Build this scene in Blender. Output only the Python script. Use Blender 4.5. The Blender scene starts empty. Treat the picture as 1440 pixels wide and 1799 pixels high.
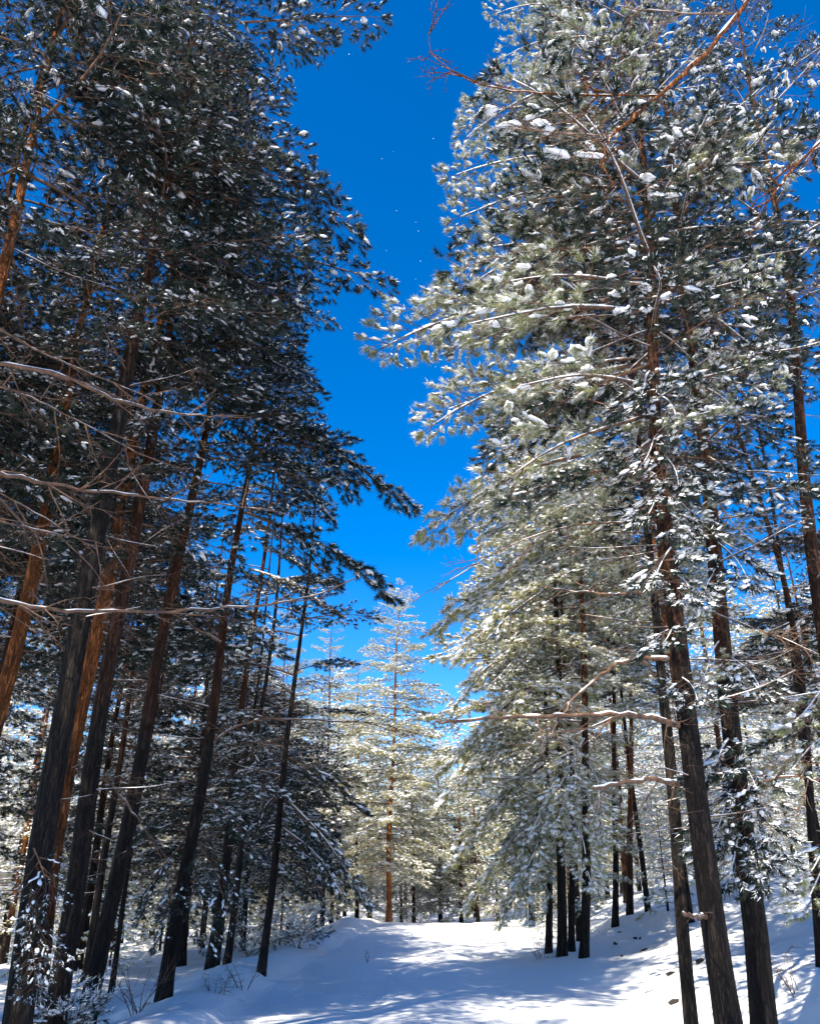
import bpy, math, random
import numpy as np
from mathutils import Vector, Matrix, noise

S = bpy.context.scene
COL = S.collection
R = math.radians

# ------------------------------------------------------------------ camera
PITCH = R(25.0)
CAMZ = 1.65
FPX, CX, CY = 1490.0, 720.0, 899.5
cam = bpy.data.objects.new('camera', bpy.data.cameras.new('camera'))
COL.objects.link(cam)
cam.location = (0, 0, CAMZ)
cam.rotation_euler = (R(90) + PITCH, 0, 0)
cam.data.sensor_fit = 'VERTICAL'
cam.data.sensor_height = 36.0
cam.data.lens = FPX / 1799.0 * 36.0
cam.data.clip_end = 2000
S.camera = cam

# ------------------------------------------------------------------ light
SUN_EL, SUN_B = R(46), R(55)          # elevation; how far behind pure left the sun stands
SUNV = Vector((-math.cos(SUN_EL) * math.cos(SUN_B), -math.cos(SUN_EL) * math.sin(SUN_B), math.sin(SUN_EL)))
w = bpy.data.worlds.new('World'); S.world = w; w.use_nodes = True
nt = w.node_tree; nt.nodes.clear()
sky = nt.nodes.new('ShaderNodeTexSky'); sky.sky_type = 'NISHITA'; sky.sun_disc = False
sky.sun_elevation = SUN_EL; sky.sun_rotation = math.atan2(SUNV.x, SUNV.y)
sky.altitude = 1500; sky.air_density = 1.0; sky.dust_density = 0.3; sky.ozone_density = 1.6
hs = nt.nodes.new('ShaderNodeHueSaturation'); hs.inputs['Saturation'].default_value = 1.5; hs.inputs['Value'].default_value = 1.0
hs.inputs['Hue'].default_value = 0.507
bg = nt.nodes.new('ShaderNodeBackground'); bg.inputs['Strength'].default_value = 0.133
wo = nt.nodes.new('ShaderNodeOutputWorld')
nt.links.new(sky.outputs[0], hs.inputs['Color']); nt.links.new(hs.outputs[0], bg.inputs['Color']); nt.links.new(bg.outputs[0], wo.inputs[0])
sl = bpy.data.lights.new('sun', 'SUN'); sl.energy = 5.0; sl.angle = R(0.5); sl.color = (1.0, 0.90, 0.71)
sun = bpy.data.objects.new('sun', sl); COL.objects.link(sun)
sun.rotation_euler = (-SUNV).to_track_quat('-Z', 'Y').to_euler()
S.view_settings.view_transform = 'Standard'; S.view_settings.look = 'None'
S.view_settings.exposure = 1.15; S.view_settings.gamma = 1.0; S.view_settings.use_curve_mapping = False
S.cycles.max_bounces = 5; S.cycles.diffuse_bounces = 3; S.cycles.transmission_bounces = 2; S.cycles.volume_bounces = 0
S.cycles.use_denoising = True
S.cycles.caustics_reflective = False; S.cycles.caustics_refractive = False

# ------------------------------------------------------------------ helpers
def P(px, py, Y):
    """photo pixel at forward distance Y -> world point"""
    u, v = (px - CX) / FPX, (CY - py) / FPX
    d = Vector((u, math.cos(PITCH) - v * math.sin(PITCH), math.sin(PITCH) + v * math.cos(PITCH)))
    return Vector((0, 0, CAMZ)) + d * (Y / d.y)

def pix(p):
    y = p.y * math.cos(PITCH) + (p.z - CAMZ) * math.sin(PITCH)
    z = -p.y * math.sin(PITCH) + (p.z - CAMZ) * math.cos(PITCH)
    if y <= 0.1: return (1e5, 1e5)
    return (CX + FPX * p.x / y, CY - FPX * z / y)

def tag(o, label=None, cat=None, group=None, kind=None):
    if label: o['label'] = label
    if cat: o['category'] = cat
    if group: o['group'] = group
    if kind: o['kind'] = kind
    return o

def link(name, mesh, parent=None, loc=None):
    o = bpy.data.objects.new(name, mesh); COL.objects.link(o)
    if parent is not None: o.parent = parent
    if loc is not None: o.location = loc
    return o

def smooth(a, b, x):
    t = min(1, max(0, (x - a) / (b - a))); return t * t * (3 - 2 * t)

# ------------------------------------------------------------------ materials
def newmat(name):
    m = bpy.data.materials.new(name); m.use_nodes = True
    n = m.node_tree; b = n.nodes['Principled BSDF']
    return m, n, b

def N(n, t, **k):
    x = n.nodes.new(t)
    for a, v in k.items(): setattr(x, a, v)
    return x

def ramp(n, stops):
    r = n.nodes.new('ShaderNodeValToRGB')
    e = r.color_ramp.elements
    while len(e) > 1: e.remove(e[-1])
    e[0].position = stops[0][0]; e[0].color = (*stops[0][1], 1)
    for p, c in stops[1:]:
        q = e.new(p); q.color = (*c, 1)
    return r

def mat_bark(name, low_h, orange=(0.36, 0.15, 0.055), dark=(0.075, 0.052, 0.040), snowy=True):
    m, n, b = newmat(name)
    L = n.links.new
    tc = N(n, 'ShaderNodeTexCoord')
    mp = N(n, 'ShaderNodeMapping'); mp.inputs['Scale'].default_value = (20, 20, 2.6)
    L(tc.outputs['Object'], mp.inputs['Vector'])
    no = N(n, 'ShaderNodeTexNoise'); no.inputs['Scale'].default_value = 1.0; no.inputs['Detail'].default_value = 8; no.inputs['Roughness'].default_value = 0.7
    L(mp.outputs[0], no.inputs['Vector'])
    vo = N(n, 'ShaderNodeTexVoronoi', feature='DISTANCE_TO_EDGE'); vo.inputs['Scale'].default_value = 0.75
    sc_ = N(n, 'ShaderNodeVectorMath', operation='SCALE'); sc_.inputs['Scale'].default_value = 6.0; L(no.outputs['Color'], sc_.inputs[0]); av = N(n, 'ShaderNodeVectorMath', operation='ADD'); L(mp.outputs[0], av.inputs[0]); L(sc_.outputs[0], av.inputs[1]); L(av.outputs[0], vo.inputs['Vector'])
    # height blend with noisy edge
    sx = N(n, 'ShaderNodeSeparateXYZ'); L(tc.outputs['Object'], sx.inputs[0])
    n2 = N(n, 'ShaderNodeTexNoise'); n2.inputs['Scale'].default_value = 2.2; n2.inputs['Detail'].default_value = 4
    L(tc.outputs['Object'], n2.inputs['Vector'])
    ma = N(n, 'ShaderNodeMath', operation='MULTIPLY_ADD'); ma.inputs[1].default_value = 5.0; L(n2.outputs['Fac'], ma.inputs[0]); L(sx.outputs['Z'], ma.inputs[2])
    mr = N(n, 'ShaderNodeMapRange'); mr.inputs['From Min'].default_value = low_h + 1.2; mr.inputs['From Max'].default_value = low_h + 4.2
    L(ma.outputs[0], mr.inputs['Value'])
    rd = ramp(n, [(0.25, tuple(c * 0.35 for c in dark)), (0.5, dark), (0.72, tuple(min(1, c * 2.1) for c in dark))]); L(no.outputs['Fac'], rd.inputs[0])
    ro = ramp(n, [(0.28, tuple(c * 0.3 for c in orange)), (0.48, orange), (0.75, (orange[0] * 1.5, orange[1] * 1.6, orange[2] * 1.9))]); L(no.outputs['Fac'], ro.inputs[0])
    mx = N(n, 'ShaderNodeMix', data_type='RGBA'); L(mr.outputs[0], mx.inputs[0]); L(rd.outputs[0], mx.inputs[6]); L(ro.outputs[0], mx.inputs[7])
    cr = N(n, 'ShaderNodeMapRange'); cr.inputs['From Max'].default_value = 0.22; cr.inputs['To Min'].default_value = 0.22; L(vo.outputs['Distance'], cr.inputs['Value'])
    m2 = N(n, 'ShaderNodeMix', data_type='RGBA', blend_type='MULTIPLY'); m2.inputs[0].default_value = 1
    L(mx.outputs[2], m2.inputs[6]); L(cr.outputs[0], m2.inputs[7])
    L(m2.outputs[2], b.inputs['Base Color']); b.inputs['Roughness'].default_value = 0.9
    b.inputs['Specular IOR Level'].default_value = 0.2
    ad = N(n, 'ShaderNodeMath', operation='MULTIPLY_ADD'); ad.inputs[1].default_value = 0.8; L(cr.outputs[0], ad.inputs[0]); L(no.outputs['Fac'], ad.inputs[2])
    bu = N(n, 'ShaderNodeBump'); bu.inputs['Strength'].default_value = 1.0; bu.inputs['Distance'].default_value = 0.035
    L(ad.outputs[0], bu.inputs['Height']); L(bu.outputs[0], b.inputs['Normal'])
    return m

def mat_twig():
    m, n, b = newmat('twig_bark'); L = n.links.new
    ge = N(n, 'ShaderNodeNewGeometry')
    no = N(n, 'ShaderNodeTexNoise'); no.inputs['Scale'].default_value = 14; no.inputs['Detail'].default_value = 3
    L(ge.outputs['Position'], no.inputs['Vector'])
    r = ramp(n, [(0.3, (0.05, 0.03, 0.022)), (0.6, (0.16, 0.085, 0.05)), (0.8, (0.28, 0.17, 0.10))]); L(no.outputs['Fac'], r.inputs[0])
    L(r.outputs[0], b.inputs['Base Color']); b.inputs['Roughness'].default_value = 0.85
    return m

def mat_needle(name, dark, light, frost, frost_amt):
    m, n, b = newmat(name); L = n.links.new
    ge = N(n, 'ShaderNodeNewGeometry'); oi = N(n, 'ShaderNodeObjectInfo')
    n1 = N(n, 'ShaderNodeTexNoise'); n1.inputs['Scale'].default_value = 3.0; n1.inputs['Detail'].default_value = 3
    L(ge.outputs['Position'], n1.inputs['Vector'])
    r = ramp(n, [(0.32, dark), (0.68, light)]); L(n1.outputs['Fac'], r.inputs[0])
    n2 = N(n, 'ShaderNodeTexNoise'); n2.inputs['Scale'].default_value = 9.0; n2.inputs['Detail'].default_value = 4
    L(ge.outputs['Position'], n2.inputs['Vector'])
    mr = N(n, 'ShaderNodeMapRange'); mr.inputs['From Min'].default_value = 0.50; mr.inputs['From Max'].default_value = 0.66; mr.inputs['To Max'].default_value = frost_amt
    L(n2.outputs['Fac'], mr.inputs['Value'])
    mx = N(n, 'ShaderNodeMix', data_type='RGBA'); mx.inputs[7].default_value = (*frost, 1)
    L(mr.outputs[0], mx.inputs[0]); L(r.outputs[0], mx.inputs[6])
    L(mx.outputs[2], b.inputs['Base Color']); b.inputs['Roughness'].default_value = 0.55
    b.inputs['Specular IOR Level'].default_value = 0.35
    tr = N(n, 'ShaderNodeBsdfTranslucent'); L(mx.outputs[2], tr.inputs['Color'])
    ms = N(n, 'ShaderNodeMixShader'); ms.inputs[0].default_value = 0.42
    L(b.outputs[0], ms.inputs[1]); L(tr.outputs[0], ms.inputs[2])
    L(ms.outputs[0], n.nodes['Material Output'].inputs['Surface'])
    return m

def mat_snow(name, col=(0.86, 0.87, 0.90), scale=30, dist=0.01, strength=0.5, ground=False):
    m, n, b = newmat(name); L = n.links.new
    ge = N(n, 'ShaderNodeNewGeometry')
    no = N(n, 'ShaderNodeTexNoise'); no.inputs['Scale'].default_value = scale; no.inputs['Detail'].default_value = 5
    L(ge.outputs['Position'], no.inputs['Vector'])
    bu = N(n, 'ShaderNodeBump'); bu.inputs['Strength'].default_value = strength; bu.inputs['Distance'].default_value = dist
    L(no.outputs['Fac'], bu.inputs['Height'])
    last = bu
    if ground:
        n2 = N(n, 'ShaderNodeTexNoise'); n2.inputs['Scale'].default_value = 2.6; n2.inputs['Detail'].default_value = 6; n2.inputs['Roughness'].default_value = 0.6
        mp = N(n, 'ShaderNodeMapping'); mp.inputs['Scale'].default_value = (1.0, 2.4, 1.0); L(ge.outputs['Position'], mp.inputs[0]); L(mp.outputs[0], n2.inputs['Vector'])
        b2 = N(n, 'ShaderNodeBump'); b2.inputs['Strength'].default_value = 0.35; b2.inputs['Distance'].default_value = 0.04
        L(n2.outputs['Fac'], b2.inputs['Height']); L(bu.outputs[0], b2.inputs['Normal']); last = b2
        # pits left by snow dropping off the boughs
        vp = N(n, 'ShaderNodeTexVoronoi'); vp.inputs['Scale'].default_value = 1.9; L(ge.outputs['Position'], vp.inputs['Vector'])
        mp2 = N(n, 'ShaderNodeMapRange', interpolation_type='SMOOTHSTEP'); mp2.inputs['From Min'].default_value = 0.06; mp2.inputs['From Max'].default_value = 0.17; L(vp.outputs['Distance'], mp2.inputs['Value'])
        b3 = N(n, 'ShaderNodeBump'); b3.inputs['Strength'].default_value = 0.6; b3.inputs['Distance'].default_value = 0.03
        L(mp2.outputs[0], b3.inputs['Height']); L(b2.outputs[0], b3.inputs['Normal']); last = b3
        # needle litter specks
        n3 = N(n, 'ShaderNodeTexNoise'); n3.inputs['Scale'].default_value = 22; n3.inputs['Detail'].default_value = 2; L(ge.outputs['Position'], n3.inputs['Vector'])
        r3 = ramp(n, [(0.72, col), (0.80, (0.35, 0.30, 0.25))]); L(n3.outputs['Fac'], r3.inputs[0]); L(r3.outputs[0], b.inputs['Base Color'])
    else:
        b.inputs['Base Color'].default_value = (*col, 1)
    L(last.outputs[0], b.inputs['Normal'])
    b.inputs['Roughness'].default_value = 0.65; b.inputs['Specular IOR Level'].default_value = 0.25
    return m

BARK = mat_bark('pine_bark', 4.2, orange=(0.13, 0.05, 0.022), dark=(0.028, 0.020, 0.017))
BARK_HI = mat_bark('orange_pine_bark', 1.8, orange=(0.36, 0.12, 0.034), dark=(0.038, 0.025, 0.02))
BARK_SUN = mat_bark('sunny_orange_bark', -1.0, orange=(0.46, 0.18, 0.06))  # bark's own orange, with sunlight brightness put into the colour
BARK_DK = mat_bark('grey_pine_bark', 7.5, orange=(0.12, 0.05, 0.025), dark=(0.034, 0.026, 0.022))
TWIG = mat_twig()
NEEDLE_SHADE = mat_needle('shaded_pine_needles', (0.007, 0.015, 0.013), (0.022, 0.038, 0.022), (0.30, 0.34, 0.32), 0.35)  # needles darkened in colour to stand for shade in the crowns
NEEDLE_FAR_LIT = mat_needle('sunlit_pale_needles', (0.18, 0.19, 0.06), (0.50, 0.47, 0.16), (0.84, 0.80, 0.66), 0.95)  # yellow-green frosted needles, sunlight brightness put into their colour
NEEDLE_RIME_LIT = mat_needle('sunlit_rime_needles', (0.05, 0.075, 0.035), (0.38, 0.40, 0.20), (0.84, 0.82, 0.74), 0.95)  # frosted needles, colour raised to carry sunlight as well as rime
SNOW = mat_snow('clump_snow', scale=45, dist=0.012)
SNOW_G = mat_snow('ground_snow', ground=True, col=(0.84, 0.86, 0.90))

# ------------------------------------------------------------------ terrain
def path_c(y): return 0.25 + 1.1 * smooth(10, 40, y)
def path_z(y):
    if y < 36: return 0.0325 * max(y, 0) * (1 - 0.0 * y) + (0 if y > 0 else 0)
    return 1.17 - 0.045 * (y - 36) if y < 46 else 0.72 + 0.05 * (min(y, 160) - 46)
def ground_z(x, y, fine=True):
    z = path_z(y)
    if 33 < y < 40: z = 1.07 + 0.10 * math.sin((y - 33) / 7 * math.pi)* 1.0 - 0.10*(y-33)/7 * 1.0
    dx = x - path_c(y)
    if dx > 2.6:
        t = min(dx - 2.6, 20); z += 0.215 * t * (1 - 0.014 * t) * smooth(0, 2.0, t)
    elif dx < -2.6:
        t = min(-dx - 2.6, 30); z += 0.14 * math.exp(-((t - 0.5) / 0.6) ** 2) - 0.085 * t * smooth(0.3, 2, t)
    if fine:
        off = smooth(1.6, 3.6, abs(dx))
        z += (0.05 + 0.22 * off) * noise.noise(Vector((x * 0.45, y * 0.35, 3.1)))
        z += (0.012 + 0.05 * off) * noise.noise(Vector((x * 1.7, y * 1.3, 7.7)))
        z -= 0.035 * (math.exp(-((dx + 0.85) / 0.28) ** 2) + math.exp(-((dx - 0.95) / 0.28) ** 2))
    return z

def axis(lo, hi, step, far, grow=1.25):
    a = list(np.arange(lo, hi, step)); s = step
    x = a[-1]
    while x < far: s *= grow; x += s; a.append(x)
    s = step; x = lo; pre = []
    while x > -far: s *= grow; x -= s; pre.append(x)
    return pre[::-1] + a
xs, ys = axis(-16, 18, 0.16, 700), axis(4, 46, 0.2, 700)
verts = [(x, y, ground_z(x, y)) for y in ys for x in xs]
nx = len(xs)
faces = [(j * nx + i, j * nx + i + 1, (j + 1) * nx + i + 1, (j + 1) * nx + i) for j in range(len(ys) - 1) for i in range(nx - 1)]
gm = bpy.data.meshes.new('snowy_ground'); gm.from_pydata(verts, [], faces); gm.materials.append(SNOW_G)
gm.shade_smooth()
tag(link('snow_ground', gm), 'snow covered forest floor with a wide path rising between the pines', kind='structure')

# ------------------------------------------------------------------ mesh buffer
class MB:
    def __init__(s): s.v = []; s.f = []; s.m = []; s.n = 0; s.sm = []
    def add(s, v, f, mat, smooth_=False):
        s.v.append(np.asarray(v, dtype=np.float32).reshape(-1, 3))
        f = np.asarray(f, dtype=np.int32) + s.n
        s.f.append(f); s.m.append(np.full(len(f), mat, dtype=np.int32)); s.sm.append(np.full(len(f), smooth_, dtype=bool))
        s.n += len(s.v[-1])
    def tube(s, pts, rads, sides, mat, zflat=1.0):
        pts = [Vector(p) for p in pts]; V = []; n = len(pts)
        for i, p in enumerate(pts):
            d = (pts[min(i + 1, n - 1)] - pts[max(i - 1, 0)]).normalized()
            up = Vector((0, 0, 1)) if abs(d.z) < 0.9 else Vector((1, 0, 0))
            a = d.cross(up).normalized(); b = a.cross(d).normalized()
            for k in range(sides):
                t = 2 * math.pi * k / sides
                V.append(p + (a * math.cos(t) + b * math.sin(t) * zflat) * rads[i])
        F = []
        for i in range(n - 1):
            for k in range(sides):
                a0, a1 = i * sides + k, i * sides + (k + 1) % sides
                F.append((a0, a1, a1 + sides)); F.append((a0, a1 + sides, a0 + sides))
        for k in range(1, sides - 1):
            F.append((0, k + 1, k)); e = (n - 1) * sides; F.append((e, e + k, e + k + 1))
        s.add([tuple(v) for v in V], F, mat, True)
    def mesh(s, name, mats):
        v = np.concatenate(s.v); f = np.concatenate(s.f); me = bpy.data.meshes.new(name)
        me.vertices.add(len(v)); me.vertices.foreach_set('co', v.ravel())
        me.loops.add(len(f) * 3); me.loops.foreach_set('vertex_index', f.ravel())
        me.polygons.add(len(f)); me.polygons.foreach_set('loop_start', np.arange(0, len(f) * 3, 3, dtype=np.int32))
        me.polygons.foreach_set('loop_total', np.full(len(f), 3, dtype=np.int32))
        me.polygons.foreach_set('material_index', np.concatenate(s.m))
        me.polygons.foreach_set('use_smooth', np.concatenate(s.sm))
        for m in mats: me.materials.append(m)
        me.update(calc_edges=True); me.validate()
        return me

def ico(sub):
    import bmesh
    bm = bmesh.new(); bmesh.ops.create_icosphere(bm, subdivisions=sub, radius=1.0)
    v = np.array([x.co[:] for x in bm.verts], dtype=np.float32); f = np.array([[q.index for q in p.verts] for p in bm.faces], dtype=np.int32)
    bm.free(); return v, f
ICO = {1: ico(1), 2: ico(2)}

def snow_blob(mb, c, d, a, b_, h, rng, sub, mat):
    v, f = ICO[sub]; v = v.copy()
    k = rng.normal(size=(3, 3)).astype(np.float32) * 2.0; ph = rng.uniform(0, 6, 3)
    v *= (1 + 0.28 * np.sin(v @ k[0] + ph[0]) + 0.24 * np.sin(v @ k[1] * 2 + ph[1]))[:, None]
    v[:, 2] = np.where(v[:, 2] < 0, v[:, 2] * 0.55, v[:, 2])
    d = d / (np.linalg.norm(d) + 1e-6)
    s = np.cross([0, 0, 1.0], d); s /= (np.linalg.norm(s) + 1e-6); u = np.cross(d, s)
    mb.add(c + v[:, :1] * a * d + v[:, 1:2] * b_ * s + v[:, 2:] * h * u, f, mat, True)

def needles(mb, p, d, ln, n, nl, nw, rng, mat, white=0.0):
    d = d / np.linalg.norm(d)
    a = np.cross(d, [0.13, 0.2, 1.0]); a /= np.linalg.norm(a); b = np.cross(d, a)
    t = rng.uniform(0, 1, n) ** 0.8; th = rng.uniform(0, 2 * np.pi, n); al = np.radians(rng.uniform(28, 72, n))
    al = al * (1.15 - 0.6 * t)
    r = np.cos(th)[:, None] * a + np.sin(th)[:, None] * b
    dd = np.cos(al)[:, None] * d + np.sin(al)[:, None] * r
    base = p + t[:, None] * ln * d
    L = nl * rng.uniform(0.7, 1.15, n)[:, None]
    tip = base + dd * L - np.array([0, 0, 0.012])
    side = np.cross(dd, rng.normal(size=(n, 3))); side /= (np.linalg.norm(side, axis=1)[:, None] + 1e-6)
    wh = (dd[:, 2] + 0.25 * r[:, 2] > -0.05) & (rng.random(n) < white)
    wd = np.where(wh, nw * 1.6, nw)[:, None] * .5
    base = np.where(wh[:, None], base + dd * L * 0.25, base)
    v = np.stack([base - side * wd, base + side * wd, tip], 1)
    for sel, mm in ((wh, 2), (~wh, mat)):
        k = int(sel.sum())
        if k: mb.add(v[sel].reshape(-1, 3), np.arange(3 * k).reshape(-1, 3), mm)

def leafy(seed, L, spread=0.42, nn=30, nl=0.085, nw=0.007, snow_p=0.55, droop=0.18, blob=1.0, gap=0.13, sub=1, start=0.22, wood_sides=4, white=0.3, mb=None, sb=None, M=None, snow_mat=0):
    """a snow laden pine branch along +X; returns (wood and needles, snow)"""
    rng = np.random.default_rng(seed)
    own = mb is None
    if own: mb, sb = MB(), MB()
    T = (lambda p: np.asarray(p, dtype=float)) if M is None else (lambda p: np.array(M @ Vector(p)))
    TD = (lambda p: np.asarray(p, dtype=float)) if M is None else (lambda p: np.array(M.to_3x3() @ Vector(p)))
    wob = rng.uniform(-1, 1, 2)
    def stem(t):
        return np.array([L * t, 0.07 * L * math.sin(2.2 * t * math.pi * 0.5 + wob[0]) * t, L * (0.05 * t - droop * t * t) + 0.03 * L * math.sin(5 * t + wob[1]) * t])
    r0 = 0.008 + 0.007 * L
    mb.tube([T(stem(t)) for t in np.linspace(0, 1, 8)], [r0 * (1 - 0.85 * t) for t in np.linspace(0, 1, 8)], wood_sides + 1, 0)
    if snow_p > 0.25:      # snow lying along the stem
        sb.tube([T(stem(t) + np.array([0, 0, r0 * (1 - .8 * t) * 0.9])) for t in np.linspace(0.05, 0.95, 8)], [r0 * (0.95 - 0.5 * t) * rng.uniform(.5, 1.2) for t in np.linspace(0, 1, 8)], 5, snow_mat, 0.7)
    def shoot(p, d, ln):
        needles(mb, T(p), TD(d), ln, nn, nl, nw, rng, 1, white * rng.choice([0.3, 1.0, 1.6]))
        if rng.random() < snow_p:
            dn = d / np.linalg.norm(d)
            s = rng.choice([0.4, 0.6, 0.8, 1.1], p=[.3, .3, .25, .15]) * rng.uniform(.85, 1.15) * blob
            c = p + dn * ln * 0.55 + np.array([0, 0, 0.016])
            snow_blob(sb, T(c), TD(dn), 0.072 * s, 0.046 * s, 0.036 * s, rng, sub, snow_mat)
    side = 1
    t = start
    while t < 0.98:
        p = stem(t); side = -side
        tl = (spread * L * max(0.0, 1 - t) ** 0.7 * min(1, (t - start) * 3 + 0.45) + 0.16) * rng.uniform(0.7, 1.15)
        ang = R(rng.uniform(38, 66)) * side
        d = np.array([math.cos(ang), math.sin(ang), rng.uniform(-0.22, 0.12)])
        q = p + d * tl + np.array([0, 0, -0.10 * tl])
        mb.tube([T(p), T((p + q) / 2 + [0, 0, 0.03 * tl]), T(q)], [0.006, 0.005, 0.003], 3, 0)
        if rng.random() < snow_p * 0.9:
            k0 = rng.uniform(0, .45); k1 = k0 + rng.uniform(.25, .5); e = q + d * 0.10; ks = k0 + (min(1, k1) - k0) * np.array([0, .12, .4, .65, .88, 1]); rr = np.array([0.06, rng.uniform(.5, .8), rng.uniform(.7, 1.3), rng.uniform(.5, 1.2), rng.uniform(.4, .8), 0.06]) * 0.040 * blob * rng.uniform(.6, 1.25)
            sb.tube([T(p + (e - p) * k + [rng.normal() * .014, rng.normal() * .014, 0.018 + 0.03 * tl * math.sin(k * 3.1)]) for k in ks], list(rr), 5, snow_mat, 0.75)
        shoot(q, d, 0.14)
        k = max(1, int(tl / 0.13))
        for i in range(k):
            s = (i + 0.6) / (k + 0.3)
            pp = p + (q - p) * s
            a2 = ang + R(rng.choice([-1, 1]) * rng.uniform(30, 60))
            d2 = np.array([math.cos(a2), math.sin(a2), rng.uniform(-0.5, 0.25)])
            l2 = rng.uniform(0.06, 0.16) * (1.2 - 0.4 * s)
            mb.tube([T(pp), T(pp + d2 * l2)], [0.004, 0.003], 3, 0)
            shoot(pp + d2 * l2, d2, 0.12)
        t += gap / L * rng.uniform(0.75, 1.25)
    dtip = stem(1) - stem(0.9)
    for a in (-0.5, 0, 0.5):
        shoot(stem(1), np.array([dtip[0], dtip[1] + a * abs(dtip[0]), dtip[2]]), 0.15)
    if own: return mb, sb

def bare(seed, L, twigs=10, mb=None, sb=None, M=None, thick=1.0, snow=True):
    rng = np.random.default_rng(seed); own = mb is None
    if own: mb, sb = MB(), MB()
    T = (lambda p: np.asarray(p, dtype=float)) if M is None else (lambda p: np.array(M @ Vector(p)))
    ph = rng.uniform(0, 6, 4); sag = rng.uniform(-.12, .16)
    def stem(t): return np.array([L * t, 0.05 * L * math.sin(3 * t + ph[0]) * t, L * (-sag * t * t) + 0.03 * L * math.sin(5 * t + ph[1]) * t])
    r0 = (0.006 + 0.005 * L) * thick
    ts = np.linspace(0, 1, 8)
    mb.tube([T(stem(t)) for t in ts], [r0 * (1 - 0.8 * t) for t in ts], 5, 0)
    if snow:
        sb.tube([T(stem(t) + np.array([0, 0, r0 * (1 - .8 * t) * 0.85])) for t in ts], [r0 * (0.9 - 0.6 * t) * rng.uniform(.3, 1.2) for t in ts], 5, 0, 0.8)
    for i in range(twigs):
        t = rng.uniform(0.15, 1); p = stem(t); ang = R(rng.uniform(25, 65)) * rng.choice([-1, 1])
        d = np.array([math.cos(ang), math.sin(ang), rng.uniform(-0.5, 0.35)]); l = rng.uniform(0.15, 0.45) * L * (1.1 - 0.6 * t)
        q = p + d * l + [0, 0, rng.uniform(-.08, .05)]
        mid = (p + q) / 2 + rng.normal(size=3) * 0.03 * L
        mb.tube([T(p), T(mid), T(q)], [0.004 * thick, 0.0035 * thick, 0.002], 3, 0)
        for j in range(2):
            s = rng.uniform(0.3, 1); pp = mid + (q - mid) * s; d2 = d + rng.normal(size=3) * 0.6; l2 = rng.uniform(0.06, 0.2) * L
            mb.tube([T(pp), T(pp + d2 * l2)], [0.003, 0.0018], 3, 0)
    if own: return mb, sb

# shared branch meshes: (wood+needles mesh, snow mesh, nominal length)
WN = [TWIG, NEEDLE_SHADE, SNOW]
def bank(n, seed0, name, **k):
    out = []
    nd = k.pop('needle', NEEDLE_SHADE)
    for i in range(n):
        L = k.get('L', 2.2)
        a, b = leafy(seed0 + i, **k); out.append((a.mesh(name, [TWIG, nd, SNOW]), b.mesh(name + '_snow', [SNOW]), L))
    return out
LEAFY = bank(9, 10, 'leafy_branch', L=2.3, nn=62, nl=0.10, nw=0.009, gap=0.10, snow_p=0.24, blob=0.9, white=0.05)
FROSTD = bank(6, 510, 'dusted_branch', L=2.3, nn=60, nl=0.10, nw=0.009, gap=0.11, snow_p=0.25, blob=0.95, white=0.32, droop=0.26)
RIME = bank(8, 310, 'rime_branch', L=2.4, nn=54, nl=0.10, nw=0.009, gap=0.105, snow_p=0.32, blob=1.0, needle=NEEDLE_RIME_LIT, droop=0.14, white=0.2)
SPARSE = bank(5, 60, 'sparse_branch', L=2.3, nn=38, nl=0.10, nw=0.009, snow_p=0.25, blob=.8, gap=0.13, spread=0.40, start=0.2, needle=NEEDLE_FAR_LIT, white=0.3)
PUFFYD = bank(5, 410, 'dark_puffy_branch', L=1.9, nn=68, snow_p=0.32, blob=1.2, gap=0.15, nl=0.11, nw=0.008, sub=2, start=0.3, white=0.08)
PUFFY = bank(6, 90, 'puffy_branch', L=1.9, nn=68, snow_p=0.34, blob=1.2, gap=0.15, nl=0.11, nw=0.008, sub=2, start=0.3, needle=NEEDLE_RIME_LIT, white=0.2)
LACY = bank(7, 130, 'hanging_branch', L=3.0, nn=56, nl=0.10, nw=0.009, snow_p=0.38, blob=0.95, gap=0.09, droop=0.12, spread=0.30, start=0.15, needle=NEEDLE_RIME_LIT, white=0.36)
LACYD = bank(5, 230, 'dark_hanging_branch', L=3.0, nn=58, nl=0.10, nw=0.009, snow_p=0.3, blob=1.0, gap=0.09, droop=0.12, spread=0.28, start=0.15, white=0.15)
FROSTY = bank(7, 170, 'frosty_branch', L=2.4, nn=44, nl=0.11, nw=0.011, snow_p=0.5, blob=1.1, gap=0.12, droop=0.20, needle=NEEDLE_FAR_LIT, white=0.55)
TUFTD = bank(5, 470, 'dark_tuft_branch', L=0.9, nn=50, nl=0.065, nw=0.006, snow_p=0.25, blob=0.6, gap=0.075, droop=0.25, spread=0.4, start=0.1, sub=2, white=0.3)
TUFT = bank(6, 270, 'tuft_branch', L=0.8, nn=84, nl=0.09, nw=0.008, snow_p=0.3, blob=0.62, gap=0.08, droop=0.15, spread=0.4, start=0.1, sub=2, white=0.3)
BARE = []
for i in range(8):
    a, b = bare(200 + i, 1.8, 14); BARE.append((a.mesh('bare_branch', WN), b.mesh('bare_branch_snow', [SNOW]), 1.8))

# ------------------------------------------------------------------ trees
rnd = random.Random(5)
COUNT = {}
def put_branch(tree, kind, p0, mat3, length, name='branch'):
    me, sn, L = kind
    s = length / L
    M = Matrix.Translation(p0) @ mat3.to_4x4() @ Matrix.Scale(s, 4)
    o = link(name, me, tree); o.matrix_local = M
    c = link('snow', sn, o); c['kind'] = 'stuff'
    return o

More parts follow.
